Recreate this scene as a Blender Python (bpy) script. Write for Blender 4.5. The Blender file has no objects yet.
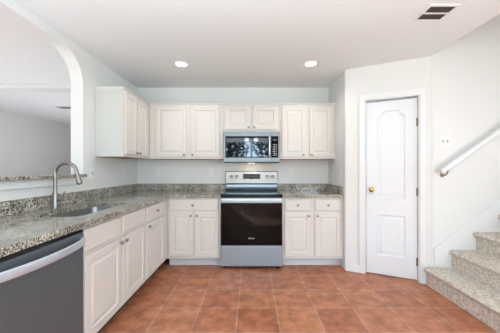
import bpy, bmesh, math, random
from mathutils import Vector, Matrix
R = math.radians
PI = math.pi
random.seed(7)
sc = bpy.context.scene
COL = sc.collection

# ------------------------------------------------------------------ camera
cd = bpy.data.cameras.new('camera')
cam = bpy.data.objects.new('camera', cd); COL.objects.link(cam)
cam.location = (0, 0, 1.24); cam.rotation_euler = (R(90), 0, 0)
cd.sensor_width = 36; cd.lens = 255 * 36 / 500
cd.shift_x = -0.003; cd.shift_y = 0.004
cd.clip_start = 0.02
sc.camera = cam

# ------------------------------------------------------------------ world, sun, area lights, exposure
w = bpy.data.worlds.new('sky'); sc.world = w; w.use_nodes = True
nt = w.node_tree; nt.nodes.clear()
out = nt.nodes.new('ShaderNodeOutputWorld'); bg = nt.nodes.new('ShaderNodeBackground')
bg.inputs['Color'].default_value = (0.74, 0.88, 1.0, 1); bg.inputs['Strength'].default_value = 7.5
nt.links.new(bg.outputs[0], out.inputs[0])

sd = bpy.data.lights.new('sun', 'SUN'); sun = bpy.data.objects.new('sun', sd); COL.objects.link(sun)
sd.energy = 20.0; sd.angle = R(1.0); sd.color = (1.0, 0.93, 0.82)
sun.rotation_euler = (R(60), 0, R(-16)); sun.location = (0, -8, 8)

def area(name, loc, rot, sx, sy, power, col=(1, 1, 1), portal=False):
    l = bpy.data.lights.new(name, 'AREA'); l.shape = 'RECTANGLE'; l.size = sx; l.size_y = sy
    l.energy = power; l.color = col
    if portal: l.cycles.is_portal = True
    o = bpy.data.objects.new(name, l); COL.objects.link(o); o.location = loc; o.rotation_euler = rot
    return o
# added fill lights, no real fixtures: two ceiling bounces, one sideways, one in the stairwell
COOL = (0.69, 0.885, 1.0)
area('ceiling_bounce_fill', (-0.35, -0.7, 1.15), (R(180), 0, 0), 2.6, 2.2, 178, COOL)  # added fill aimed up, bounced off the ceiling around the camera
area('living_room_side_fill', (4.6, -1.2, 1.3), (R(90), 0, R(90)), 2.6, 1.8, 85, COOL)  # added side fill; the right wall has no window
area('stairwell_fill', (3.2, 2.2, 4.9), (0, 0, 0), 1.6, 0.8, 7, (1, .95, .9))  # added fill at the top of the closed stairwell
area('dining_room_bounce_fill', (-3.4, 3.9, 0.7), (R(180), 0, 0), 1.8, 5.0, 44, (.85, .93, 1))  # added upward fill for the room past the arch

sc.view_settings.view_transform = 'Standard'; sc.view_settings.look = 'None'
sc.view_settings.exposure = -0.08; sc.view_settings.gamma = 1.0
sc.view_settings.use_curve_mapping = False

# ------------------------------------------------------------------ materials
def srgb(r, g, b):
    f = lambda c: ((c / 255) / 12.92) if c / 255 <= .04045 else (((c / 255) + .055) / 1.055) ** 2.4
    return (f(r), f(g), f(b), 1)

def mat(name, col, rough=.5, metal=0.0, bump=0.0, bscale=200.0, spec=.5, coat=0.0, emit=None, var=0.0, vscale=3.0, stretch=None):
    m = bpy.data.materials.new(name); m.use_nodes = True
    n = m.node_tree.nodes; L = m.node_tree.links; b = n['Principled BSDF']
    b.inputs['Base Color'].default_value = col; b.inputs['Roughness'].default_value = rough
    b.inputs['Metallic'].default_value = metal; b.inputs['Specular IOR Level'].default_value = spec
    b.inputs['Coat Weight'].default_value = coat
    tc = n.new('ShaderNodeTexCoord'); mp = n.new('ShaderNodeMapping')
    L.new(tc.outputs['Object'], mp.inputs[0])
    if stretch: mp.inputs['Scale'].default_value = stretch
    if bump:
        t = n.new('ShaderNodeTexNoise'); t.inputs['Scale'].default_value = bscale; t.inputs['Detail'].default_value = 3
        L.new(mp.outputs[0], t.inputs['Vector'])
        bp = n.new('ShaderNodeBump'); bp.inputs['Strength'].default_value = bump; bp.inputs['Distance'].default_value = .002
        L.new(t.outputs['Fac'], bp.inputs['Height']); L.new(bp.outputs[0], b.inputs['Normal'])
    if var:
        t = n.new('ShaderNodeTexNoise'); t.inputs['Scale'].default_value = vscale; t.inputs['Detail'].default_value = 4
        L.new(mp.outputs[0], t.inputs['Vector'])
        mx = n.new('ShaderNodeMix'); mx.data_type = 'RGBA'
        mx.inputs[6].default_value = tuple(c * (1 - var) for c in col[:3]) + (1,)
        mx.inputs[7].default_value = tuple(min(1, c * (1 + var)) for c in col[:3]) + (1,)
        L.new(t.outputs['Fac'], mx.inputs[0]); L.new(mx.outputs[2], b.inputs['Base Color'])
    if emit:
        b.inputs['Emission Color'].default_value = emit[0]; b.inputs['Emission Strength'].default_value = emit[1]
    return m

M = {}
M['wall'] = mat('painted_wall', srgb(230, 230, 228), .6, bump=.15, bscale=120)
M['ceiling'] = mat('painted_ceiling', srgb(236, 240, 241), .8, bump=.25, bscale=90)
M['trim'] = mat('white_trim_paint', srgb(234, 235, 235), .35)
M['door'] = mat('white_door_paint', srgb(232, 234, 237), .38)
M['cabinet'] = mat('cabinet_paint', srgb(221, 215, 209), .38, var=.015, vscale=5, stretch=(12, 12, .6))
M['toe'] = mat('toe_kick', srgb(214, 220, 226), .5)
M['toe_shaded'] = mat('toe_kick_shaded', srgb(96, 70, 54), .5)  # left toe kick: shade and brown floor bounce put into the colour
M['wood'] = mat('bare_cabinet_wood', srgb(168, 134, 100), .6)
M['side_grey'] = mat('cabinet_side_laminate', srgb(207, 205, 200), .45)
M['nickel'] = mat('brushed_nickel', srgb(146, 143, 138), .28, 1.0)
M['steel'] = mat('stainless_steel', srgb(164, 182, 196), .34, .7, bump=.04, bscale=60, stretch=(.3, 6, 20))
M['steel_mw'] = mat('microwave_stainless', srgb(128, 133, 137), .32, .8)
M['sink_steel'] = mat('sink_stainless', srgb(140, 142, 144), .3, 1.0)
M['steel_dark'] = mat('dark_stainless', srgb(108, 118, 126), .42, .6, bump=.03, bscale=60, stretch=(20, .3, 20))
M['handle_steel'] = mat('handle_stainless', srgb(204, 214, 225), .32, .55)
M['black_glass'] = mat('black_glass', srgb(6, 6, 7), .03, spec=.2)
M['mw_glass'] = mat('microwave_mirror_glass', srgb(92, 98, 104), .03, 1.0)
M['black'] = mat('black_enamel', srgb(14, 14, 15), .25)
M['dark_gap'] = mat('dark_plastic', srgb(20, 19, 18), .6)
M['panel_white'] = mat('control_panel_steel', srgb(206, 206, 205), .35, .3)
M['brass'] = mat('brass', srgb(196, 160, 96), .25, 1.0)
M['hinge'] = mat('aged_hinge', srgb(132, 118, 96), .35, 1.0)
M['plastic'] = mat('white_plastic', srgb(236, 236, 234), .4)
M['slot'] = mat('outlet_slot', srgb(120, 120, 118), .6)
M['mark'] = mat('printed_mark', srgb(222, 224, 226), .4)
M['vent_metal'] = mat('vent_enamel', srgb(236, 234, 232), .5)
M['vent_blade'] = mat('vent_blade_metal', srgb(66, 60, 56), .5)
M['vent_dark'] = mat('vent_duct', srgb(30, 26, 24), .8)
M['lens'] = mat('lamp_lens', (1, 1, 1, 1), .5, emit=((1, .97, .92, 1), 12))
M['grey_led'] = mat('display_digits', srgb(56, 72, 88), .4)
M['shade'] = mat('frosted_lamp_shade', (1, .95, .88, 1), .5, emit=((1, .9, .75, 1), 5))
M['bark'] = mat('bark', srgb(84, 70, 58), .9, bump=.6, bscale=20)
M['leaf'] = mat('leaf', srgb(46, 54, 42), .6, var=.3, vscale=4)
M['grass'] = mat('lawn', srgb(120, 128, 84), .9, var=.3, vscale=2)

def granite():
    m = bpy.data.materials.new('speckled_granite'); m.use_nodes = True
    n = m.node_tree.nodes; L = m.node_tree.links; b = n['Principled BSDF']
    tc = n.new('ShaderNodeTexCoord')
    def noise(s, d=4, r=.6):
        t = n.new('ShaderNodeTexNoise'); t.inputs['Scale'].default_value = s
        t.inputs['Detail'].default_value = d; t.inputs['Roughness'].default_value = r
        L.new(tc.outputs['Object'], t.inputs['Vector']); return t
    def ramp(src, stops):
        r = n.new('ShaderNodeValToRGB'); e = r.color_ramp.elements
        while len(e) < len(stops): e.new(.5)
        for k, (p, c) in enumerate(stops): e[k].position = p; e[k].color = c
        L.new(src, r.inputs[0]); return r
    v = n.new('ShaderNodeTexVoronoi'); v.inputs['Scale'].default_value = 130
    L.new(tc.outputs['Object'], v.inputs['Vector'])
    sep = n.new('ShaderNodeSeparateColor'); L.new(v.outputs['Color'], sep.inputs[0])
    base = ramp(sep.outputs[0], [(0, srgb(70, 70, 64)), (.3, srgb(160, 154, 138)), (.5, srgb(214, 208, 194)), (.75, srgb(134, 122, 102)), (1, srgb(238, 234, 226))])
    cloud = noise(9, 3); cr = ramp(cloud.outputs['Fac'], [(.38, srgb(232, 222, 204)), (.62, srgb(120, 118, 108))])
    mx = n.new('ShaderNodeMix'); mx.data_type = 'RGBA'; mx.inputs[0].default_value = .4
    L.new(base.outputs[0], mx.inputs[6]); L.new(cr.outputs[0], mx.inputs[7])
    sp = noise(105, 4, .65); sr = ramp(sp.outputs['Fac'], [(.51, (0, 0, 0, 1)), (.555, (1, 1, 1, 1))])
    mx2 = n.new('ShaderNodeMix'); mx2.data_type = 'RGBA'
    L.new(sr.outputs[0], mx2.inputs[0]); L.new(mx.outputs[2], mx2.inputs[6]); mx2.inputs[7].default_value = srgb(36, 38, 33)
    sp3 = noise(34, 4, .7); sr3 = ramp(sp3.outputs['Fac'], [(.6, (0, 0, 0, 1)), (.66, (1, 1, 1, 1))])
    mx3 = n.new('ShaderNodeMix'); mx3.data_type = 'RGBA'
    L.new(sr3.outputs[0], mx3.inputs[0]); L.new(mx2.outputs[2], mx3.inputs[6]); mx3.inputs[7].default_value = srgb(112, 92, 70)
    L.new(mx3.outputs[2], b.inputs['Base Color'])
    b.inputs['Roughness'].default_value = .12; b.inputs['Specular IOR Level'].default_value = .9
    return m
M['granite'] = granite()

def tile_floor():
    m = bpy.data.materials.new('terracotta_tile'); m.use_nodes = True
    n = m.node_tree.nodes; L = m.node_tree.links; b = n['Principled BSDF']
    tc = n.new('ShaderNodeTexCoord'); mp = n.new('ShaderNodeMapping')
    mp.inputs['Location'].default_value = (.12 + 34 * .34, -2.267 + 34 * .343, 0)
    L.new(tc.outputs['Object'], mp.inputs[0])
    br = n.new('ShaderNodeTexBrick'); br.offset = 0; br.squash = 1
    br.inputs['Scale'].default_value = 1; br.inputs['Brick Width'].default_value = .34; br.inputs['Row Height'].default_value = .343
    br.inputs['Mortar Size'].default_value = .0042; br.inputs['Mortar Smooth'].default_value = .1; br.inputs['Bias'].default_value = 0
    br.inputs['Color1'].default_value = srgb(200, 134, 98); br.inputs['Color2'].default_value = srgb(184, 116, 84)
    br.inputs['Mortar'].default_value = srgb(196, 166, 146)
    L.new(mp.outputs[0], br.inputs['Vector'])
    t = n.new('ShaderNodeTexNoise'); t.inputs['Scale'].default_value = 8; t.inputs['Detail'].default_value = 6; t.inputs['Roughness'].default_value = .62
    L.new(tc.outputs['Object'], t.inputs['Vector'])
    r = n.new('ShaderNodeValToRGB'); e = r.color_ramp.elements
    e[0].position = .36; e[0].color = (.55, .47, .42, 1); e[1].position = .64; e[1].color = (1.12, 1.1, 1.08, 1)
    L.new(t.outputs['Fac'], r.inputs[0])
    mx = n.new('ShaderNodeMix'); mx.data_type = 'RGBA'; mx.blend_type = 'MULTIPLY'; mx.inputs[0].default_value = .8
    L.new(br.outputs['Color'], mx.inputs[6]); L.new(r.outputs[0], mx.inputs[7])
    L.new(mx.outputs[2], b.inputs['Base Color'])
    bp = n.new('ShaderNodeBump'); bp.invert = True; bp.inputs['Strength'].default_value = .5; bp.inputs['Distance'].default_value = .003
    L.new(br.outputs['Fac'], bp.inputs['Height']); L.new(bp.outputs[0], b.inputs['Normal'])
    b.inputs['Roughness'].default_value = .42
    return m
M['tile'] = tile_floor()

def carpet():
    m = bpy.data.materials.new('grey_beige_carpet'); m.use_nodes = True
    n = m.node_tree.nodes; L = m.node_tree.links; b = n['Principled BSDF']
    tc = n.new('ShaderNodeTexCoord')
    def noise(s, d):
        t = n.new('ShaderNodeTexNoise'); t.inputs['Scale'].default_value = s; t.inputs['Detail'].default_value = d
        t.inputs['Roughness'].default_value = .7
        L.new(tc.outputs['Object'], t.inputs['Vector']); return t
    a = noise(38, 5); c = noise(220, 2)
    r = n.new('ShaderNodeValToRGB'); e = r.color_ramp.elements
    e[0].position = .33; e[0].color = srgb(184, 172, 156); e[1].position = .62; e[1].color = srgb(240, 230, 218)
    L.new(a.outputs['Fac'], r.inputs[0]); L.new(r.outputs[0], b.inputs['Base Color'])
    bp = n.new('ShaderNodeBump'); bp.inputs['Strength'].default_value = .9; bp.inputs['Distance'].default_value = .006
    L.new(c.outputs['Fac'], bp.inputs['Height']); L.new(bp.outputs[0], b.inputs['Normal'])
    b.inputs['Roughness'].default_value = .95; b.inputs['Specular IOR Level'].default_value = .1
    return m
M['carpet'] = carpet()

# ------------------------------------------------------------------ mesh helpers
def link(name, bm, m, parent=None, smooth=False):
    bmesh.ops.recalc_face_normals(bm, faces=bm.faces[:])
    me = bpy.data.meshes.new(name); bm.to_mesh(me); bm.free()
    for k in (m if isinstance(m, (list, tuple)) else [m]): me.materials.append(M[k])
    o = bpy.data.objects.new(name, me); COL.objects.link(o)
    if parent: o.parent = parent
    if smooth:
        for p in me.polygons: p.use_smooth = True
        me.set_sharp_from_angle(angle=R(38))
    return o

def box(bm, x0, x1, y0, y1, z0, z1, bev=0.0, seg=2, mi=0):
    vs = [bm.verts.new((x, y, z)) for z in (z0, z1) for y in (y0, y1) for x in (x0, x1)]
    F = [(0, 2, 3, 1), (4, 5, 7, 6), (0, 1, 5, 4), (2, 6, 7, 3), (0, 4, 6, 2), (1, 3, 7, 5)]
    fs = [bm.faces.new([vs[i] for i in f]) for f in F]
    for f in fs: f.material_index = mi
    if bev:
        es = list({e for f in fs for e in f.edges})
        bmesh.ops.bevel(bm, geom=es, offset=bev, segments=seg, profile=.5, affect='EDGES')
    return bm

def B(*a, **k): return box(bmesh.new(), *a, **k)

def loft(bm, loops, cap0=True, cap1=True, closed=True, mi=0):
    vl = [[bm.verts.new(p) for p in l] for l in loops]
    n = len(vl[0])
    for a, b_ in zip(vl, vl[1:]):
        for i in range(n if closed else n - 1):
            j = (i + 1) % n
            f = bm.faces.new((a[i], a[j], b_[j], b_[i])); f.material_index = mi
    if cap0: bm.faces.new(vl[0][::-1]).material_index = mi
    if cap1: bm.faces.new(vl[-1]).material_index = mi
    return bm

def lathe(bm, prof, n=20, at=(0, 0, 0), axis='Z', cap=True, mi=0):
    """prof: list of (radius, height along axis)."""
    A = Vector(at); loops = []
    for r, h in prof:
        l = []
        for i in range(n):
            a = 2 * PI * i / n; c, s = r * math.cos(a), r * math.sin(a)
            l.append(A + (Vector((c, s, h)) if axis == 'Z' else Vector((c, h, s)) if axis == 'Y' else Vector((h, c, s))))
        loops.append(l)
    return loft(bm, loops, cap, cap, mi=mi)

def tube(bm, pts, r, n=12, mi=0):
    pts = [Vector(p) for p in pts]; rs = r if isinstance(r, (list, tuple)) else [r] * len(pts)
    loops = []; up = None
    for i, p in enumerate(pts):
        t = (pts[min(i + 1, len(pts) - 1)] - pts[max(i - 1, 0)]).normalized()
        if up is None:
            up = Vector((0, 0, 1)) if abs(t.z) < .9 else Vector((0, 1, 0))
        s = t.cross(up).normalized(); up = s.cross(t).normalized()
        loops.append([p + (s * math.cos(2 * PI * k / n) + up * math.sin(2 * PI * k / n)) * rs[i] for k in range(n)])
    return loft(bm, loops, mi=mi)

def poly_holes(outer, holes, t0, t1, to3):
    """flat polygon with holes, extruded from t0 to t1; to3(u, v, t) maps to space."""
    bm = bmesh.new(); es = []
    loops = [outer] + list(holes)
    for lp in loops:
        vs = [bm.verts.new((u, v, 0)) for u, v in lp]
        for i in range(len(vs)): es.append(bm.edges.new((vs[i], vs[(i + 1) % len(vs)])))
    bmesh.ops.triangle_fill(bm, edges=es, use_beauty=True, use_dissolve=False)
    faces = [[(v.co.x, v.co.y) for v in f.verts] for f in bm.faces]
    bm.free()
    bm = bmesh.new(); cache = {}
    def V(u, v, t):
        k = (round(u, 5), round(v, 5), t)
        if k not in cache: cache[k] = bm.verts.new(to3(u, v, t))
        return cache[k]
    for f in faces:
        bm.faces.new([V(u, v, t0) for u, v in f]); bm.faces.new([V(u, v, t1) for u, v in reversed(f)])
    for lp in loops:
        for i in range(len(lp)):
            a, b_ = lp[i], lp[(i + 1) % len(lp)]
            bm.faces.new((V(*a, t0), V(*b_, t0), V(*b_, t1), V(*a, t1)))
    return bm

def rrect(x0, x1, y0, y1, r, seg=5):
    pts = []
    for cx, cy, a0 in ((x1 - r, y1 - r, 0), (x0 + r, y1 - r, 90), (x0 + r, y0 + r, 180), (x1 - r, y0 + r, 270)):
        for k in range(seg + 1):
            a = R(a0 + 90 * k / seg); pts.append((cx + r * math.cos(a), cy + r * math.sin(a)))
    return pts

def empty(name, loc=(0, 0, 0), rz=0.0):
    o = bpy.data.objects.new(name, None); COL.objects.link(o); o.empty_display_size = .1
    o.location = loc; o.rotation_euler = (0, 0, rz); return o

def tag(o, label, cat, group=None):
    o['label'] = label; o['category'] = cat
    if group: o['group'] = group
    return o

def struct(o, label=None):
    o['kind'] = 'structure'
    if label: o['label'] = label
    return o

def S(name, bm, m, label=None): return struct(link(name, bm, m), label)

# ------------------------------------------------------------------ the room shell
XL, XLB = -1.703, -1.826          # kitchen's left wall: kitchen face, far face
YB = 3.80                         # back wall
CH = 2.444                        # ceiling height
PX0, PY0 = 1.145, 3.107           # pantry corner
PX1, PY1 = 1.938, 2.72            # pantry wall meets stair wall
CX = 1.93                         # edge of the ceiling at the stairwell

S('floor', B(-5.3, 4.7, -3.3, 8.2, -.12, 0), 'tile', 'terracotta tiled floor with pale grout')
cp = [(-5.3, -3.3), (4.7, -3.3), (4.7, 1.72), (CX, 1.72), (CX, 2.75), (4.7, 2.75), (4.7, 8.2), (-5.3, 8.2)]
S('ceiling', poly_holes(cp, [], CH, CH + .28, lambda u, v, t: (u, v, t)), 'ceiling', 'flat white textured ceiling')
S('wall_back', B(XL, 4.7, YB, YB + .12, 0, CH), 'wall', 'white back wall of the kitchen')
# left wall with the arched pass-through
def arch_loop():
    y0, y1, z0, z1, r = .75, 2.577, 1.154, 2.375, .29
    p = [(y0, z0), (y1, z0)]
    for k in range(15):
        a = R(90 * k / 14); p.append((y1 - r + r * math.cos(a), z1 - r + r * math.sin(a)))
    for k in range(15):
        a = R(90 + 90 * k / 14); p.append((y0 + r + r * math.cos(a), z1 - r + r * math.sin(a)))
    return p
S('wall_left', poly_holes([(.45, 0), (8.1, 0), (8.1, CH), (.45, CH)], [arch_loop()], XLB, XL, lambda u, v, t: (t, u, v)), 'wall', 'white wall with a rounded pass-through opening')
S('wall_pantry_side', B(PX0, PX0 + .1, PY0 + .02, YB, 0, CH), 'wall', 'short white wall ending the right counter')
# angled pantry wall
PL = math.hypot(PX1 - PX0, PY1 - PY0); ux, uy = (PX1 - PX0) / PL, (PY1 - PY0) / PL
nx, ny = -uy, ux                  # away from the camera
PA = math.atan2(uy, ux)
def P3(u, v, t): return (PX0 + ux * u + nx * t, PY0 + uy * u + ny * t, v)
D0, D1, DH = .220, .755, 2.045    # door opening along the wall
S('wall_pantry', poly_holes([(0, 0), (D0, 0), (D0, DH), (D1, DH), (D1, 0), (PL, 0), (PL, CH), (0, CH)], [], 0, .11, P3), 'wall', 'angled white pantry wall')
S('wall_stair', B(PX1 - .01, 4.7, PY1, PY1 + .11, 0, 5.0), 'wall', 'tall white wall beside the carpeted stairs')
S('wall_stairwell_front', B(CX, 4.7, 1.60, 1.72, CH + .28, 5.0), 'wall')
S('wall_stairwell_left', B(CX - .12, CX, 1.60, PY1 + .14, CH + .28, 5.0), 'wall')
S('ceiling_stairwell', B(CX - .12, 4.8, 1.60, PY1 + .11, 5.0, 5.1), 'ceiling')
S('wall_right', B(4.7, 4.82, -3.3, PY1 + .11, 0, 5.0), 'wall')
S('wall_far_left', B(-5.22, -5.1, -3.3, 8.2, 0, CH), 'wall', 'pale wall of the room seen through the pass-through')
S('wall_far_end', B(-5.1, XLB, 8.0, 8.12, 0, CH), 'wall')
S('trim_ceiling_beam', B(-5.1, XLB, 3.62, 3.80, CH - .068, CH), 'trim', 'shallow white beam across the ceiling of the next room')
# rear wall with windows; the outer two are unseen, added for more light
wins = [(-4.7, -2.5, .9, 2.15), (-1.05, 1.05, .02, 2.32), (1.9, 3.9, .9, 2.15)]
S('wall_rear', poly_holes([(-5.1, 0), (4.7, 0), (4.7, CH), (-5.1, CH)],
  [[(a, c), (b_, c), (b_, d), (a, d)] for a, b_, c, d in wins], -3.2, -3.05, lambda u, v, t: (u, t, v)), 'wall')
for i, (a, b_, c, d) in enumerate(wins):
    bm = bmesh.new(); t = .05
    box(bm, a, b_, -3.16, -3.09, c, c + t); box(bm, a, b_, -3.16, -3.09, d - t, d)
    box(bm, a, a + t, -3.16, -3.09, c + t, d - t); box(bm, b_ - t, b_, -3.16, -3.09, c + t, d - t)
    m_ = (a + b_) / 2; box(bm, m_ - .04, m_ + .04, -3.16, -3.09, c + t, d - t)
    S('window_%d' % (i + 1), bm, 'trim')
    area('window_portal', (m_, -3.02, (c + d) / 2), (R(90), 0, 0), b_ - a, d - c, 1, portal=True)

# trims
S('trim_bar_apron', B(XL, XL + .018, .75, 2.53, 1.092, 1.154, bev=.004), 'trim', 'white apron moulding under the granite bar ledge')
def Pbox(bm, u0, u1, v0, v1, t0, t1, bev=0):
    b2 = B(u0, u1, t0, t1, v0, v1, bev=bev)
    for v in b2.verts: v.co = Vector(P3(v.co.x, v.co.z, v.co.y))
    me = bpy.data.meshes.new('t'); b2.to_mesh(me); b2.free(); bm.from_mesh(me); bpy.data.meshes.remove(me)
bm = bmesh.new()
cw = .064
for (a, c) in ((0, .013), (.012, .019)):
    w_ = cw - a
    g = .004 + a * .4; hd = DH + g
    Pbox(bm, D0 - cw, D0 - g, 0, hd, -c, 0, .002)
    Pbox(bm, D1 + g, D1 + cw, 0, hd, -c, 0, .002)
    Pbox(bm, D0 - cw, D1 + cw, hd, DH + cw, -c, 0, .002)
# jambs and stop
Pbox(bm, D0 - .006, D0 + .005, 0, DH, -.004, .11); Pbox(bm, D1 - .006, D1 + .006, 0, DH, -.004, .11)
Pbox(bm, D0, D1, DH - .006, DH + .006, -.004, .11)
S('trim_door_casing', bm, 'trim', 'white moulded casing around the narrow pantry door')
bm = bmesh.new()
Pbox(bm, 0, D0 - cw, 0, .085, -.013, 0, .004); Pbox(bm, D1 + cw, PL, 0, .085, -.013, 0, .004)
S('baseboard_pantry', bm, 'trim', 'white baseboard of the angled pantry wall')
# stair skirt board following the slope
SX, SR, SH = 1.836, .257, .188
bm = poly_holes([(PX1 + .005, 0), (4.3, 0), (4.3, .32 + (4.3 - SX) * SR ** -1 * SH), (PX1 + .005, .32 + (PX1 - SX) * SH / SR)], [], PY1 - .016, PY1, lambda u, v, t: (u, t, v))
S('trim_stair_skirt', bm, 'trim', 'white skirt board rising along the stairs')

# pantry door
def panel_outline(x0, x1, z0, z1, inset, arch=0.0, n=28):
    a0, a1, b0, b1 = x0 + inset, x1 - inset, z0 + inset, z1 - inset
    p = [(a0, b0), (a1, b0)]
    if not arch: return p + [(a1, b1), (a0, b1)]
    for k in range(n + 1):
        s = 1 - 2 * k / n; x = (a0 + a1) / 2 + s * (a1 - a0) / 2; q = min(1, (1 - abs(s)) / .62); q = q * q * (3 - 2 * q)
        p.append((x, b1 - arch + arch * q))
    return p

def front_panel(bm, x0, x1, z0, z1, yb, t, frame, arch=0.0, raise_=.0, groove=.009, slope=.026):
    """raised-panel slab: back at y=yb, front at y=yb-t"""
    if arch is None:
        prof = [(0, 0), (0, t - .004), (.004, t)]
    else:
        prof = [(0, 0), (0, t - .003), (.003, t), (frame, t), (frame + .006, t - groove), (frame + .013, t - groove), (frame + .013 + slope, t - .0015 + raise_)]
    loops = [[(x, yb - d, z) for x, z in panel_outline(x0, x1, z0, z1, i)] for i, d in prof]
    return loft(bm, loops)

door = empty('door_1', P3(D0 + .011, .012, .026), PA); struct(door, 'narrow white two-panel pantry door with arched upper panel')
DW = D1 - D0 - .022; DT = DH - .040
bm = bmesh.new()
holes = [panel_outline(.115, DW - .115, .22, .69, 0), panel_outline(.115, DW - .115, .88, DT - .11, 0, .065)]
front = poly_holes([(0, 0), (DW, 0), (DW, DT), (0, DT)], holes, .004, .039, lambda u, v, t: (u, t, v))
me = bpy.data.meshes.new('t'); front.to_mesh(me); front.free(); bm.from_mesh(me)
for (c, d, ar) in ((.22, .69, 0), (.88, DT - .11, .065)):
    loops = []
    for i, dd in ((0, .004), (.009, .017), (.020, .018), (.046, .006), (.048, .006)):
        loops.append([(x, dd, z) for x, z in panel_outline(.115, DW - .115, c, d, i, ar)])
    loft(bm, loops, cap0=False)
link('door_slab', bm, 'door', door, True)
bm = bmesh.new()
lathe(bm, [(.0, .004), (.030, .004), (.030, 0), (.013, -.006), (.011, -.028), (.022, -.036), (.028, -.048), (.026, -.060), (.014, -.067), (.0, -.068)], 24, (.055, 0, .98), 'Y', cap=False)
kn = link('door_knob', bm, 'brass', door, True); kn['label'] = 'round brass knob'
for hz in (.20, .97, 1.74):
    bm = bmesh.new(); lathe(bm, [(.006, -.045), (.007, -.044), (.007, .044), (.006, .045)], 12, (DW + .004, -.006, hz), 'Z')
    box(bm, DW - .012, DW + .006, -.001, .005, hz - .044, hz + .044)
    link('hinge', bm, 'hinge', door, True)
# dark closet behind the door's bottom gap
S('wall_pantry_inner', B(PX0 + .1, 4.7, YB - .25, YB - .2, 0, CH), 'wall')

# ------------------------------------------------------------------ staircase, handrail
st = empty('staircase', (SX, PY1 - .017, 0)); tag(st, 'carpeted staircase in mottled grey beige rising to the right beside the pantry', 'stairs')
SW = .93
for k in range(7):
    # profile of a wrapped carpet step with a rounded nose: (x, z)
    x0, z0 = k * SR, k * SH
    z1 = z0 + SH; nr = .023
    prof = [(x0 + .030, 0 if k == 0 else z0 - .002), (x0 + .030, z1 - .050), (x0 + .018, z1 - .048)]
    for j in range(7):
        a = R(250 - 160 * j / 6); prof.append((x0 + nr + nr * math.cos(a), z1 - nr + nr * math.sin(a)))
    xe = x0 + SR + .030 + (.0 if k < 6 else .6)
    prof += [(xe, z1), (xe, 0 if k == 0 else z0 - .002)]
    if k > 0: prof[-1] = (xe, z0 - .002)
    ys = [-SW + SW * q / 24 for q in range(25)]
    clip = 0
    bm = bmesh.new()
    def yy(x, q): return q
    loops = [[(x, y, z) for x, z in prof] for y in ys]
    if k == 0:      # the first step runs back to the angled pantry wall
        loops[-1] = [(x, 0 if x + SX > PX1 - .005 else .017 + .001 + (PX1 - (x + SX)) * .0, z) for x, z in prof]
    loft(bm, loops)
    link('step', bm, 'carpet', st, True)

side = [(SX + .05 + SR, 0), (4.69, 0), (4.69, 6 * SH - .01), (SX + .05 + 6 * SR, 6 * SH - .01)]
for k in range(5, 0, -1): side += [(SX + .05 + (k + 1) * SR, k * SH - .01), (SX + .05 + k * SR, k * SH - .01)]
S('wall_under_stairs', poly_holes(side, [], PY1 - SW + .02, PY1 - SW + .08, lambda u, v, t: (u, t, v)), 'wall', 'white stepped wall closing the space under the stairs')

hr = empty('handrail', (PX1 + .03, PY1, 0)); tag(hr, 'white wooden handrail on the wall above the carpeted stairs', 'handrail')
hx0, hz0 = 0.0, 1.205; sl = .70
yr = -.075
def rail_pt(d): return Vector((hx0 + d, yr, hz0 + d * sl))
dirv = Vector((1, 0, sl)).normalized(); nrm = Vector((-sl, 0, 1)).normalized()
bm = bmesh.new()
sec = rrect(-.021, .021, -.023, .023, .014, 4)
def sec_loop(c, n_, w_): return [c + n_ * v + w_ * u for u, v in sec]
loops = [sec_loop(rail_pt(0), nrm, Vector((0, 1, 0))), sec_loop(rail_pt(2.6), nrm, Vector((0, 1, 0)))]
loft(bm, loops)
link('rail', bm, 'trim', hr, True)
bm = bmesh.new()
c0 = rail_pt(0) + Vector((.012, 0, 0))
loops = [[Vector((c0.x + u, y, c0.z + v + .006)) for u, v in sec] for y in (-.001, yr + .02)]
loft(bm, loops); link('wall_return', bm, 'trim', hr, True)
for d in (.05, 1.3, 2.4):
    p = rail_pt(d) - nrm * .026
    bm = bmesh.new()
    tube(bm, [(p.x, p.y, p.z + .004), (p.x, p.y, p.z - .02), (p.x, p.y + .02, p.z - .045), (p.x, -.006, p.z - .05)], .007, 8)
    lathe(bm, [(.022, -.008), (.024, -.002), (.024, 0)], 14, (p.x, 0, p.z - .05), 'Y')
    box(bm, p.x - .022, p.x + .022, p.y - .012, p.y + .012, p.z - .004, p.z + .001)
    b_ = link('bracket', bm, 'hinge', hr, True); b_['label'] = 'dark metal bracket'

# ------------------------------------------------------------------ cabinets
def knob(x, z, y, parent):
    bm = bmesh.new()
    lathe(bm, [(.0, .002), (.007, .002), (.006, -.004), (.0055, -.012), (.012, -.017), (.0155, -.022), (.014, -.027), (.006, -.030), (0, -.0305)], 18, (x, y, z), 'Y', cap=False)
    return link('knob', bm, 'nickel', parent, True)

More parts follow.
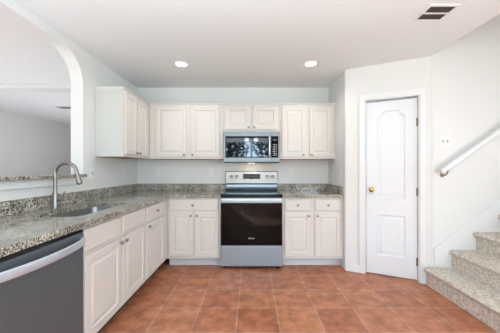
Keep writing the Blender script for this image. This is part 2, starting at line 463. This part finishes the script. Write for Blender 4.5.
def cabinet(name, label, loc, rz, W, z0, z1, depth, fronts, toe=None, toe_mat='toe', rev=.0, lip=False, cat='cabinet', group=None, hollow=False, side=False):
    t = empty(name, loc, rz); tag(t, label, cat, group)
    bm = bmesh.new()
    if hollow:
        box(bm, 0, W, 0, .019, z0, z1, bev=.0015, seg=1); box(bm, 0, .016, .019, depth, z0, z1); box(bm, W - .016, W, .019, depth, z0, z1)
        box(bm, .016, W - .016, .019, depth, z0, z0 + .016); box(bm, .016, W - .016, depth - .006, depth, z0 + .016, z1)
    else: box(bm, 0, W, 0, depth, z0, z1, bev=.0015, seg=1)
    if lip: box(bm, 0, W, -.012, 0, z1 - .022, z1, bev=.004)
    link('cabinet_body', bm, 'cabinet', t)
    if lip:
        u = link('bottom_panel', B(.004, W - .004, .004, depth - .002, z0 - .003, z0 - .0002), 'wood', t); u['label'] = 'bare wood-toned underside'
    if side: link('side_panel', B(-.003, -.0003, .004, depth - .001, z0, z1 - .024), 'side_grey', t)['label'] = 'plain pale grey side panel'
    if toe: link('toe_kick', B(0, W, .088, .1, 0.001, z0 + .002), toe_mat, t)
    T = .019
    for kind, x0, x1, a, b_, kx, kz in fronts:
        bm = bmesh.new()
        if kind == 'drawer':
            prof = [(0, 0), (0, T - .008), (.004, T - .003), (.010, T)]
            loft(bm, [[(x, -.001 - d, z) for x, z in panel_outline(x0, x1, a, b_, i)] for i, d in prof])
        else:
            front_panel(bm, x0, x1, a, b_, -.001, T, min(.052, (x1 - x0) * .2), slope=.022)
        o = link('drawer_front' if kind == 'drawer' else 'door', bm, 'cabinet', t)
        if kx is not None: knob(kx, kz, -.001 - T + .001, o)
    return t

ZT = .876                       # carcass top, slab above
DZ, DD = (.712, .858), (.146, .688)
FX = -1.055                     # left run face plane
FY = 3.19                       # back run face plane
# left run, local x = world Y, origin at face plane
def left(y): return (FX, y, 0)
y0 = 1.565
cabinet('base_cabinet', 'white sink base cabinet between the dishwasher and the corner cabinet', left(y0), R(90), .945, .118, ZT, .62,
  [('drawer', .022, .465, *DZ, None, 0), ('drawer', .495, .920, *DZ, None, 0),
   ('door', .022, .465, *DD, .442, .655), ('door', .495, .920, *DD, .519, .655)], True, 'toe_shaded', hollow=True)
y0 = 2.512
cabinet('base_cabinet', 'white single-door base cabinet with one drawer in the left corner of the kitchen', left(y0), R(90), FY - y0, .118, ZT, .62,
  [('drawer', .022, .515, *DZ, .268, .785), ('door', .022, .515, *DD, .050, .655)], True, 'toe_shaded')
x0 = FX + .001
cabinet('base_cabinet', 'white two-door base cabinet with one wide drawer left of the range', (x0, FY, 0), 0, -.387 - x0, .110, ZT, .60,
  [('drawer', .03, .643, *DZ, .325, .785), ('door', .03, .325, *DD, .300, .655), ('door', .352, .643, *DD, .377, .655)], True)
x0 = .387
cabinet('base_cabinet', 'white two-drawer base cabinet between the range and the pantry wall', (x0, FY, 0), 0, 1.143 - x0, .110, ZT, .60,
  [('drawer', .028, .348, *DZ, .188, .785), ('drawer', .402, .726, *DZ, .564, .785),
   ('door', .028, .348, *DD, .318, .655), ('door', .402, .726, *DD, .432, .655)], True)
# end panel beside the dishwasher
ep = link('cabinet_end_panel', B(XL + .001, FX + .015, .932, .950, 0, ZT, bev=.001), 'cabinet'); tag(ep, 'white cabinet end panel left of the dishwasher', 'cabinet panel')

UZ0, UZ1 = 1.371, 2.134
UY = 3.495; UX = -1.398
cabinet('wall_cabinet', 'white two-door wall cabinet on the left wall with its plain side facing out', (UX, 2.778, 0), R(90), UY - 2.778, UZ0, UZ1, .303,
  [('door', .028, .296, 1.40, 2.085, .270, 1.425), ('door', .322, .608, 1.40, 2.085, .348, 1.425)], lip=True, side=True)
cabinet('wall_cabinet', 'white two-door wall cabinet on the back wall left of the microwave', (UX + .001, UY, 0), 0, -.388 - UX - .001, UZ0, UZ1, .303,
  [('door', .088, .510, 1.40, 2.085, .480, 1.425), ('door', .566, .962, 1.40, 2.085, .596, 1.425)], lip=True)
cabinet('wall_cabinet', 'short white two-door wall cabinet directly above the microwave', (-.386, UY, 0), 0, .772, 1.738, UZ1, .303,
  [('door', .028, .372, 1.775, 2.085, .347, 1.80), ('door', .402, .744, 1.775, 2.085, .427, 1.80)], lip=True)
cabinet('wall_cabinet', 'white two-door wall cabinet right of the microwave by the pantry corner', (.388, UY, 0), 0, 1.143 - .388, UZ0, UZ1, .303,
  [('door', .028, .344, 1.40, 2.085, .318, 1.425), ('door', .404, .722, 1.40, 2.085, .430, 1.425)], lip=True)

# ------------------------------------------------------------------ countertops
CT0, CT1 = ZT + .001, .914
EX, EY = -1.020, 3.152           # slab front edges
sink_hole = rrect(-1.51, -1.165, 1.72, 2.42, .05)
ct = empty('countertop', (0, 0, 0)); tag(ct, 'speckled granite countertop wrapping the left corner with the sink cut out', 'countertop')
outer = [(XL + .002, .92), (EX, .92), (EX, EY), (-.386, EY), (-.386, YB - .002), (XL + .002, YB - .002)]
bm = poly_holes(outer, [sink_hole], CT0, CT1, lambda u, v, t: (u, v, t))
link('slab', bm, 'granite', ct)
bm = bmesh.new()
box(bm, XL + .002, XL + .022, .92, YB - .002, CT1 + .0005, CT1 + .102, bev=.002, seg=1)
box(bm, XL + .022, -.386, YB - .022, YB - .002, CT1 + .0005, CT1 + .102, bev=.002, seg=1)
link('backsplash', bm, 'granite', ct)
ct = empty('countertop', (0, 0, 0)); tag(ct, 'short speckled granite countertop between the range and the pantry wall', 'countertop')
link('slab', B(.386, PX0 - .002, EY, YB - .002, CT0, CT1, bev=.002, seg=1), 'granite', ct)
bm = bmesh.new()
box(bm, .386, PX0 - .022, YB - .022, YB - .002, CT1 + .0005, CT1 + .102, bev=.002, seg=1)
box(bm, PX0 - .022, PX0 - .002, EY + .05, YB - .002, CT1 + .0005, CT1 + .102, bev=.002, seg=1)
link('backsplash', bm, 'granite', ct)
lg = link('bar_ledge', B(XLB - .16, XL + .05, .78, 2.57, 1.1545, 1.184, bev=.004), 'granite')
tag(lg, 'narrow granite bar ledge in the arched pass-through opening', 'ledge')

# sink
sk = empty('kitchen_sink', (-1.3375, 2.07, CT0)); tag(sk, 'undermount stainless steel sink in the left granite countertop', 'sink')
bm = bmesh.new()
def srr(g, r): return rrect(-1.51 + 1.3375 - g, -1.165 + 1.3375 + g, 1.72 - 2.07 - g, 2.42 - 2.07 + g, r)
L_ = [(.02, .06, -.012), (.02, .06, -.001), (.003, .055, -.001), (.001, .055, -.006), (-.004, .055, -.16), (-.02, .05, -.185), (-.05, .04, -.192)]
loft(bm, [[(x, y, z) for x, y in srr(g, r)] for g, r, z in L_], cap0=False)
link('basin', bm, 'sink_steel', sk, True)
bm = bmesh.new(); lathe(bm, [(0, .001), (.040, .001), (.045, .004), (.045, 0)], 20, (0, .0, -.1915), 'Z', cap=False)
link('drain', bm, 'nickel', sk, True)

# faucet
fx, fy = -1.598, 2.076
fc = empty('kitchen_faucet', (fx, fy, CT1)); tag(fc, 'brushed nickel gooseneck faucet standing behind the sink', 'faucet')
bm = bmesh.new(); lathe(bm, [(.030, .0005), (.030, .006), (.024, .012), (.022, .03), (.022, .115), (.0175, .130), (.0135, .14)], 24)
link('faucet_body', bm, 'nickel', fc, True)
bm = bmesh.new(); rr = .088; zc = .284
pts = [(0, 0, .13), (0, 0, .2), (0, 0, zc)]
for k in range(1, 15):
    a = R(180 - 172 * k / 14); pts.append((rr + rr * math.cos(a), 0, zc + rr * math.sin(a)))
d = Vector(pts[-1]) - Vector(pts[-2]); d.normalize()
pts.append(tuple(Vector(pts[-1]) + d * .028))
tube(bm, pts, .0138, 14); link('spout', bm, 'nickel', fc, True)
bm = bmesh.new(); e0 = Vector(pts[-1]) - d * .005
tube(bm, [e0, e0 + d * .006, e0 + d * .03, e0 + d * .068, e0 + d * .073], [.0148, .0175, .019, .0225, .021], 16)
sh = link('spray_head', bm, 'nickel', fc, True)
bm = bmesh.new(); tube(bm, [e0 + d * .0732, e0 + d * .079], [.0165, .015], 16)
link('aerator', bm, 'dark_gap', sh, True)
bm = bmesh.new()
tube(bm, [(.016, .0, .072), (.062, -.0, .072), (.066, 0, .072)], [.0135, .0135, .011], 14)
tube(bm, [(.054, 0, .076), (.062, 0, .10), (.075, 0, .135), (.077, 0, .14)], [.006, .0055, .0048, .003], 10)
link('lever_handle', bm, 'nickel', fc, True)

# ------------------------------------------------------------------ dishwasher
dw = empty('dishwasher', (FX + .03, .953, 0), R(90)); tag(dw, 'dark stainless dishwasher with a wide curved bar handle under the counter', 'dishwasher')
DWW = .608
link('tub', B(.004, DWW - .004, .03, .6, .10, .868), 'dark_gap', dw)
link('toe_panel', B(.01, DWW - .01, .09, .105, .004, .10), 'black', dw)
link('door_panel', B(.003, DWW - .003, 0, .03, .105, .852, bev=.006), 'steel_dark', dw)
link('control_edge', B(.003, DWW - .003, .004, .03, .853, .868, bev=.002), 'black', dw)
bm = bmesh.new()
sec2 = rrect(-.007, .007, -.021, .021, .006, 3)
loops = []
for k in range(21):
    s = -1 + 2 * k / 20; x = .304 + s * .285
    yb = -.012 - .050 * (1 - s * s) ** .8
    loops.append([(x, yb + u, .806 + v) for u, v in sec2])
loft(bm, loops)
for s in (-1, 1):
    x = .304 + s * .281; box(bm, x - .010, x + .010, -.020, .002, .787, .825, bev=.003)
link('handle', bm, 'handle_steel', dw, True)

# ------------------------------------------------------------------ range
rg = empty('kitchen_range', (0, 3.135, 0)); tag(rg, 'stainless electric range with black glass oven door and rear control panel', 'range')
HW = .379
link('body', B(-HW, HW, .02, .655, .028, .893), 'black', rg)
for sx in (-1, 1):
    for yy_ in (.06, .6):
        bm = bmesh.new(); lathe(bm, [(.018, 0), (.018, .006), (.008, .008), (.008, .03)], 12, (sx * .33, yy_, 0)); link('foot', bm, 'dark_gap', rg)
link('storage_drawer', B(-HW, HW, -.006, .02, .038, .290, bev=.006), 'steel', rg)
od = link('oven_door', B(-HW, HW, -.008, .02, .296, .880, bev=.006), 'steel', rg)
link('oven_window', B(-HW + .004, HW - .004, -.0125, -.0085, .299, .818, bev=.0015, seg=1), 'black_glass', od)
bm = bmesh.new()
sec3 = rrect(-.010, .010, -.020, .020, .008, 4)
loft(bm, [[(x, -.050 + u, .856 + v) for u, v in sec3] for x in (-.365, .365)])
link('handle_bar', bm, 'handle_steel', od, True)
for sx in (-1, 1):
    bm = B(sx * .345 - .013, sx * .345 + .013, -.042, -.007, .842, .870, bev=.003); link('handle_mount', bm, 'handle_steel', od)
# little maker's mark, unreadable in the photo
bm = bmesh.new()
for k, (w_, h_) in enumerate([(.009, .012), (.004, .012), (.004, .009), (.004, .012), (.003, .012), (.007, .009), (.007, .009), (.003, .012)]):
    xx = -.036 + k * .0095; box(bm, xx, xx + w_, -.0131, -.0124, .378, .378 + h_)
link('logo', bm, 'mark', od)
ck = link('cooktop', B(-HW - .001, HW + .001, -.010, .600, .8935, .922, bev=.006), 'black_glass', rg)
for bx, by, br_ in ((-.19, .15, .105), (.19, .15, .085), (-.19, .43, .075), (.19, .43, .1), (0, .50, .05)):
    bm = bmesh.new()
    for r0, r1 in ((br_, br_ - .003), (br_ * .62, br_ * .62 - .002)):
        l0 = [(bx + r0 * math.cos(2 * PI * k / 36), by + r0 * math.sin(2 * PI * k / 36), .9224) for k in range(36)]
        l1 = [(bx + r1 * math.cos(2 * PI * k / 36), by + r1 * math.sin(2 * PI * k / 36), .9224) for k in range(36)]
        loft(bm, [l0, l1], False, False)
    link('burner_ring', bm, 'vent_blade', ck)
bgd = empty('backguard'); bgd.parent = rg
bm = bmesh.new(); box(bm, -HW, HW, .610, .655, .90, 1.198, bev=.004); link('backguard_housing', bm, 'black', bgd)
# polished sloping band at the bottom
bm = bmesh.new()
pf = [(.610, 1.008), (.596, 1.004), (.590, .985), (.592, .955), (.600, .938), (.611, .936)]
loft(bm, [[(x, y, z) for y, z in pf] for x in (-HW + .006, HW - .006)]); link('lower_band', bm, 'steel', bgd, True)
link('control_panel', B(-HW + .003, HW - .003, .6, .6105, 1.022, 1.192, bev=.004), 'panel_white', bgd)
link('display', B(-.125, .128, .5975, .6, 1.087, 1.160, bev=.001, seg=1), 'black_glass', bgd)
bm = bmesh.new(); box(bm, -.03, .03, .5968, .5976, 1.115, 1.135)
for q in range(4):
    for s in (-1, 1): box(bm, s * (.055 + q * .018) - .004, s * (.055 + q * .018) + .004, .5968, .5976, 1.108 + (q % 2) * .02, 1.114 + (q % 2) * .02)
link('display_marks', bm, 'grey_led', bgd)
for kx in (-.296, -.216, .236, .312):
    bm = bmesh.new(); lathe(bm, [(0, -.028), (.020, -.028), (.0225, -.024), (.024, -.004), (.027, 0), (0, 0)], 20, (kx, .600, 1.122), 'Y', cap=False)
    k_ = link('control_knob', bm, 'nickel', bgd, True)
    bm = B(kx - .003, kx + .003, .5695, .572, 1.108, 1.142); link('pointer', bm, 'dark_gap', k_)

# ------------------------------------------------------------------ microwave
MY = 3.415
mw = empty('microwave_oven', (0, MY, 1.315)); tag(mw, 'stainless over-the-range microwave with a black mirrored door', 'microwave')
HM = .377; MH = .420
link('case', B(-HM, HM, .022, .36, .012, MH), 'steel_mw', mw)
link('vent_bottom', B(-HM + .002, HM - .002, .006, .36, 0, .0115), 'black', mw)
xs_ = .262
bm = B(-HM, xs_, 0, .022, .0125, MH, bev=.004); dr = link('door', bm, 'steel_mw', mw)
bm = B(xs_ + .003, HM, 0, .022, .0125, MH, bev=.004); cpn = link('control_panel', bm, 'steel_mw', mw)
link('door_glass', B(-HM + .026, xs_ - .002, -.004, .0005, .070, .358, bev=.0015, seg=1), 'black_glass', dr)
link('window', B(-HM + .038, xs_ - .045, -.0050, -.0041, .082, .332), 'mw_glass', dr)
link('keypad', B(xs_ + .005, HM - .018, -.004, .0005, .070, .358, bev=.0015, seg=1), 'black_glass', cpn)
bm = bmesh.new()
for r_ in range(7):
    for c_ in range(3):
        xx = xs_ + .022 + c_ * .022; zz = .098 + r_ * .024
        box(bm, xx, xx + .011, -.0048, -.0040, zz, zz + .007 + .003 * (c_ == 1))
        link('keypad_mark', bm, 'mark', cpn); bm = bmesh.new()
box(bm, xs_ + .025, HM - .035, -.0048, -.0040, .298, .322)
link('clock_display', bm, 'grey_led', cpn)
bm = bmesh.new()
sec4 = rrect(-.011, .011, -.007, .007, .005, 3)
hl = []
for k in range(13):
    s = -1 + 2 * k / 12; hl.append([(xs_ - .022 + u, -.022 - .022 * (1 - s ** 4) + v, .214 + s * .135) for u, v in sec4])
loft(bm, hl)
for s in (-1, 1): box(bm, xs_ - .032, xs_ - .012, -.024, -.003, .214 + s * .128 - .009, .214 + s * .128 + .009, bev=.002)
link('handle', bm, 'handle_steel', dr, True)
bm = B(-.045, .045, .20, .235, -.002, 0); ln = link('task_lamp', bm, 'shade', mw)
l = area('microwave_task_light', (0, MY + .17, 1.305), (R(14), 0, 0), .16, .05, .5, (1, .78, .52))

# ------------------------------------------------------------------ ceiling fixtures
def downlight(x, y, label):
    t = empty('recessed_light', (x, y, CH)); tag(t, label, 'ceiling light')
    bm = bmesh.new(); lathe(bm, [(.060, -.002), (.064, -.007), (.080, -.006), (.084, -.001), (.084, .0005), (.060, .0005)], 32, cap=False)
    link('trim_ring', bm, 'vent_metal', t, True)
    bm = bmesh.new(); lathe(bm, [(0, -.004), (.055, -.004), (.061, -.002), (.061, 0), (0, 0)], 32, cap=False)
    link('lens', bm, 'lens', t, True)
    l = bpy.data.lights.new('downlight_lamp', 'SPOT'); l.energy = 9; l.spot_size = R(150); l.spot_blend = .6; l.color = (1, .95, .88); l.shadow_soft_size = .06
    o = bpy.data.objects.new('downlight_lamp', l); COL.objects.link(o); o.location = (x, y, CH - .03)
downlight(-.807, 2.94, 'lit round recessed ceiling light above the left side of the kitchen')
downlight(.681, 2.93, 'lit round recessed ceiling light above the right side near the pantry')

def vent(loc, wx, wy, label, n=9):
    t = empty('ceiling_vent', loc); tag(t, label, 'air vent')
    bm = bmesh.new(); a, b_ = wx / 2, wy / 2; f = .022
    box(bm, -a - f, a + f, -b_ - f, -b_, -.008, 0, bev=.003); box(bm, -a - f, a + f, b_, b_ + f, -.008, 0, bev=.003)
    box(bm, -a - f, -a, -b_, b_, -.008, 0, bev=.003); box(bm, a, a + f, -b_, b_, -.008, 0, bev=.003)
    box(bm, -a, a, -.009, .009, -.007, 0)
    link('frame', bm, 'vent_metal', t)
    link('duct_backing', B(-a, a, -b_, b_, -.0012, -.0004), 'vent_dark', t)
    for s in (-1, 1):
        for k in range(n // 2):
            y = s * (.009 + (b_ - .009) * (k + .5) / (n // 2))
            bm = bmesh.new()
            loft(bm, [[(x, y - .004, -.002), (x, y - .003, -.002), (x, y + .004 , -.007), (x, y + .003 , -.007)] for x in (-a, a)])
            link('blade', bm, 'vent_blade', t)
vent((1.422, 1.970, CH), .186, .165, 'white two-section air vent in the ceiling above the stairs side')
vent((-3.66, 5.03, CH), .30, .16, 'thin air vent in the ceiling of the room beyond the arch', 5)

# ------------------------------------------------------------------ outlets and switches
def plate(name, label, loc, rz, w_=.072, h_=.116, kind='outlet', gang=1, cat='outlet', group=None):
    t = empty(name, loc, rz); tag(t, label, cat, group)
    link('cover_plate', B(-w_ / 2, w_ / 2, -.006, -.0002, -h_ / 2, h_ / 2, bev=.002), 'plastic', t)
    for g in range(gang):
        cx = (g - (gang - 1) / 2) * .046
        if kind == 'outlet':
            for s in (-1, 1):
                o = link('receptacle', B(cx - .016, cx + .016, -.008, -.006, s * .020 - .014, s * .020 + .014, bev=.001, seg=1), 'plastic', t)
                bm = bmesh.new(); box(bm, cx - .008, cx - .005, -.0086, -.0079, s * .02 - .004, s * .02 + .006); box(bm, cx + .005, cx + .008, -.0086, -.0079, s * .02 - .004, s * .02 + .006)
                link('slots', bm, 'slot', o)
        else:
            fr = link('switch_surround', B(cx - .008, cx + .008, -.0068, -.006, -.014, .014), 'slot', t)
            fr['label'] = 'shadowed slot around the toggle'
            link('toggle', B(cx - .005, cx + .005, -.016, -.0065, -.002, .010, bev=.002), 'plastic', t)
plate('wall_outlet', 'white outlet on the back wall left of the range, nearer the corner', (-1.40, YB, 1.188), 0)
plate('wall_outlet', 'white outlet on the back wall just left of the range', (-.607, YB, 1.188), 0)
plate('wall_outlet', 'white outlet on the back wall right of the range', (.598, YB, 1.18), 0)
plate('wall_outlet', 'white outlet on the left wall under the wall cabinet', (XL, 3.41, 1.19), R(90))
plate('light_switch', 'white single switch plate on the left wall beside the bar ledge', (XL, 2.73, 1.19), R(90), kind='switch', cat='light switch')
plate('wall_outlet', 'white outlet on the short side wall by the pantry corner', (PX0, 3.28, 1.17), R(-90))
plate('light_switch', 'white double switch plate on the stair wall above the handrail end', (2.064, PY1, 1.533), 0, .116, .116, 'switch', 2, 'light switch')

# ------------------------------------------------------------------ behind the camera: what the glass reflects
pl = empty('pendant_light', (0, -1.0, CH)); tag(pl, 'two-shade ceiling pendant mirrored in the microwave door', 'ceiling light')
bm = bmesh.new(); lathe(bm, [(.06, 0), (.06, -.02), (.01, -.03)], 20); tube(bm, [(0, 0, -.02), (0, 0, -.22)], .008, 8)
tube(bm, [(-.14, 0, -.24), (0, 0, -.22), (.14, 0, -.24)], .008, 8); link('stem', bm, 'nickel', pl, True)
for s in (-1, 1):
    bm = bmesh.new(); lathe(bm, [(.03, -.24), (.05, -.27), (.075, -.36), (.072, -.36), (.046, -.272), (.0, -.25)], 20, (s * .14, 0, 0), cap=False)
    link('lamp_shade', bm, 'shade', pl, True)
lawn = S('ground', B(-14, 14, -22, -3.35, -.25, -.15), 'grass')
def tree(x, y, h, r, label):
    t = empty('tree', (x, y, -.15)); tag(t, label, 'tree')
    bm = bmesh.new(); tube(bm, [(0, 0, 0), (.05, 0, h * .3), (-.04, .03, h * .6), (.0, 0, h)], [.13, .1, .07, .02], 10)
    for k in range(7):
        a = k * 2.4; z = h * (.35 + .07 * k)
        tube(bm, [(0, 0, z), (math.cos(a) * r * .5, math.sin(a) * r * .5, z + .3), (math.cos(a) * r * .9, math.sin(a) * r * .9, z + .35)], [.04, .025, .01], 6)
    link('trunk', bm, 'bark', t, True)
    bm = bmesh.new()
    for k in range(1500):
        v = Vector((random.gauss(0, 1), random.gauss(0, 1), random.gauss(0, 1))); v.normalize(); v *= r * random.random() ** .4
        c = Vector((0, 0, h * .72)) + Vector((v.x, v.y, v.z * h * .38 / r * 1.0))
        a = Vector((random.uniform(-1, 1), random.uniform(-1, 1), random.uniform(-1, 1))).normalized() * .10
        b2 = a.cross(Vector((random.uniform(-1, 1), random.uniform(-1, 1), .3))).normalized() * .05
        bm.faces.new([bm.verts.new(c + q) for q in (-a, b2, a, -b2)])
    link('foliage', bm, 'leaf', t)
tree(-1.15, -6.8, 3.8, 1.05, 'leafy tree outside mirrored in the left of the microwave door')
tree(1.15, -7.4, 4.0, 1.15, 'leafy tree outside mirrored in the right of the microwave door')
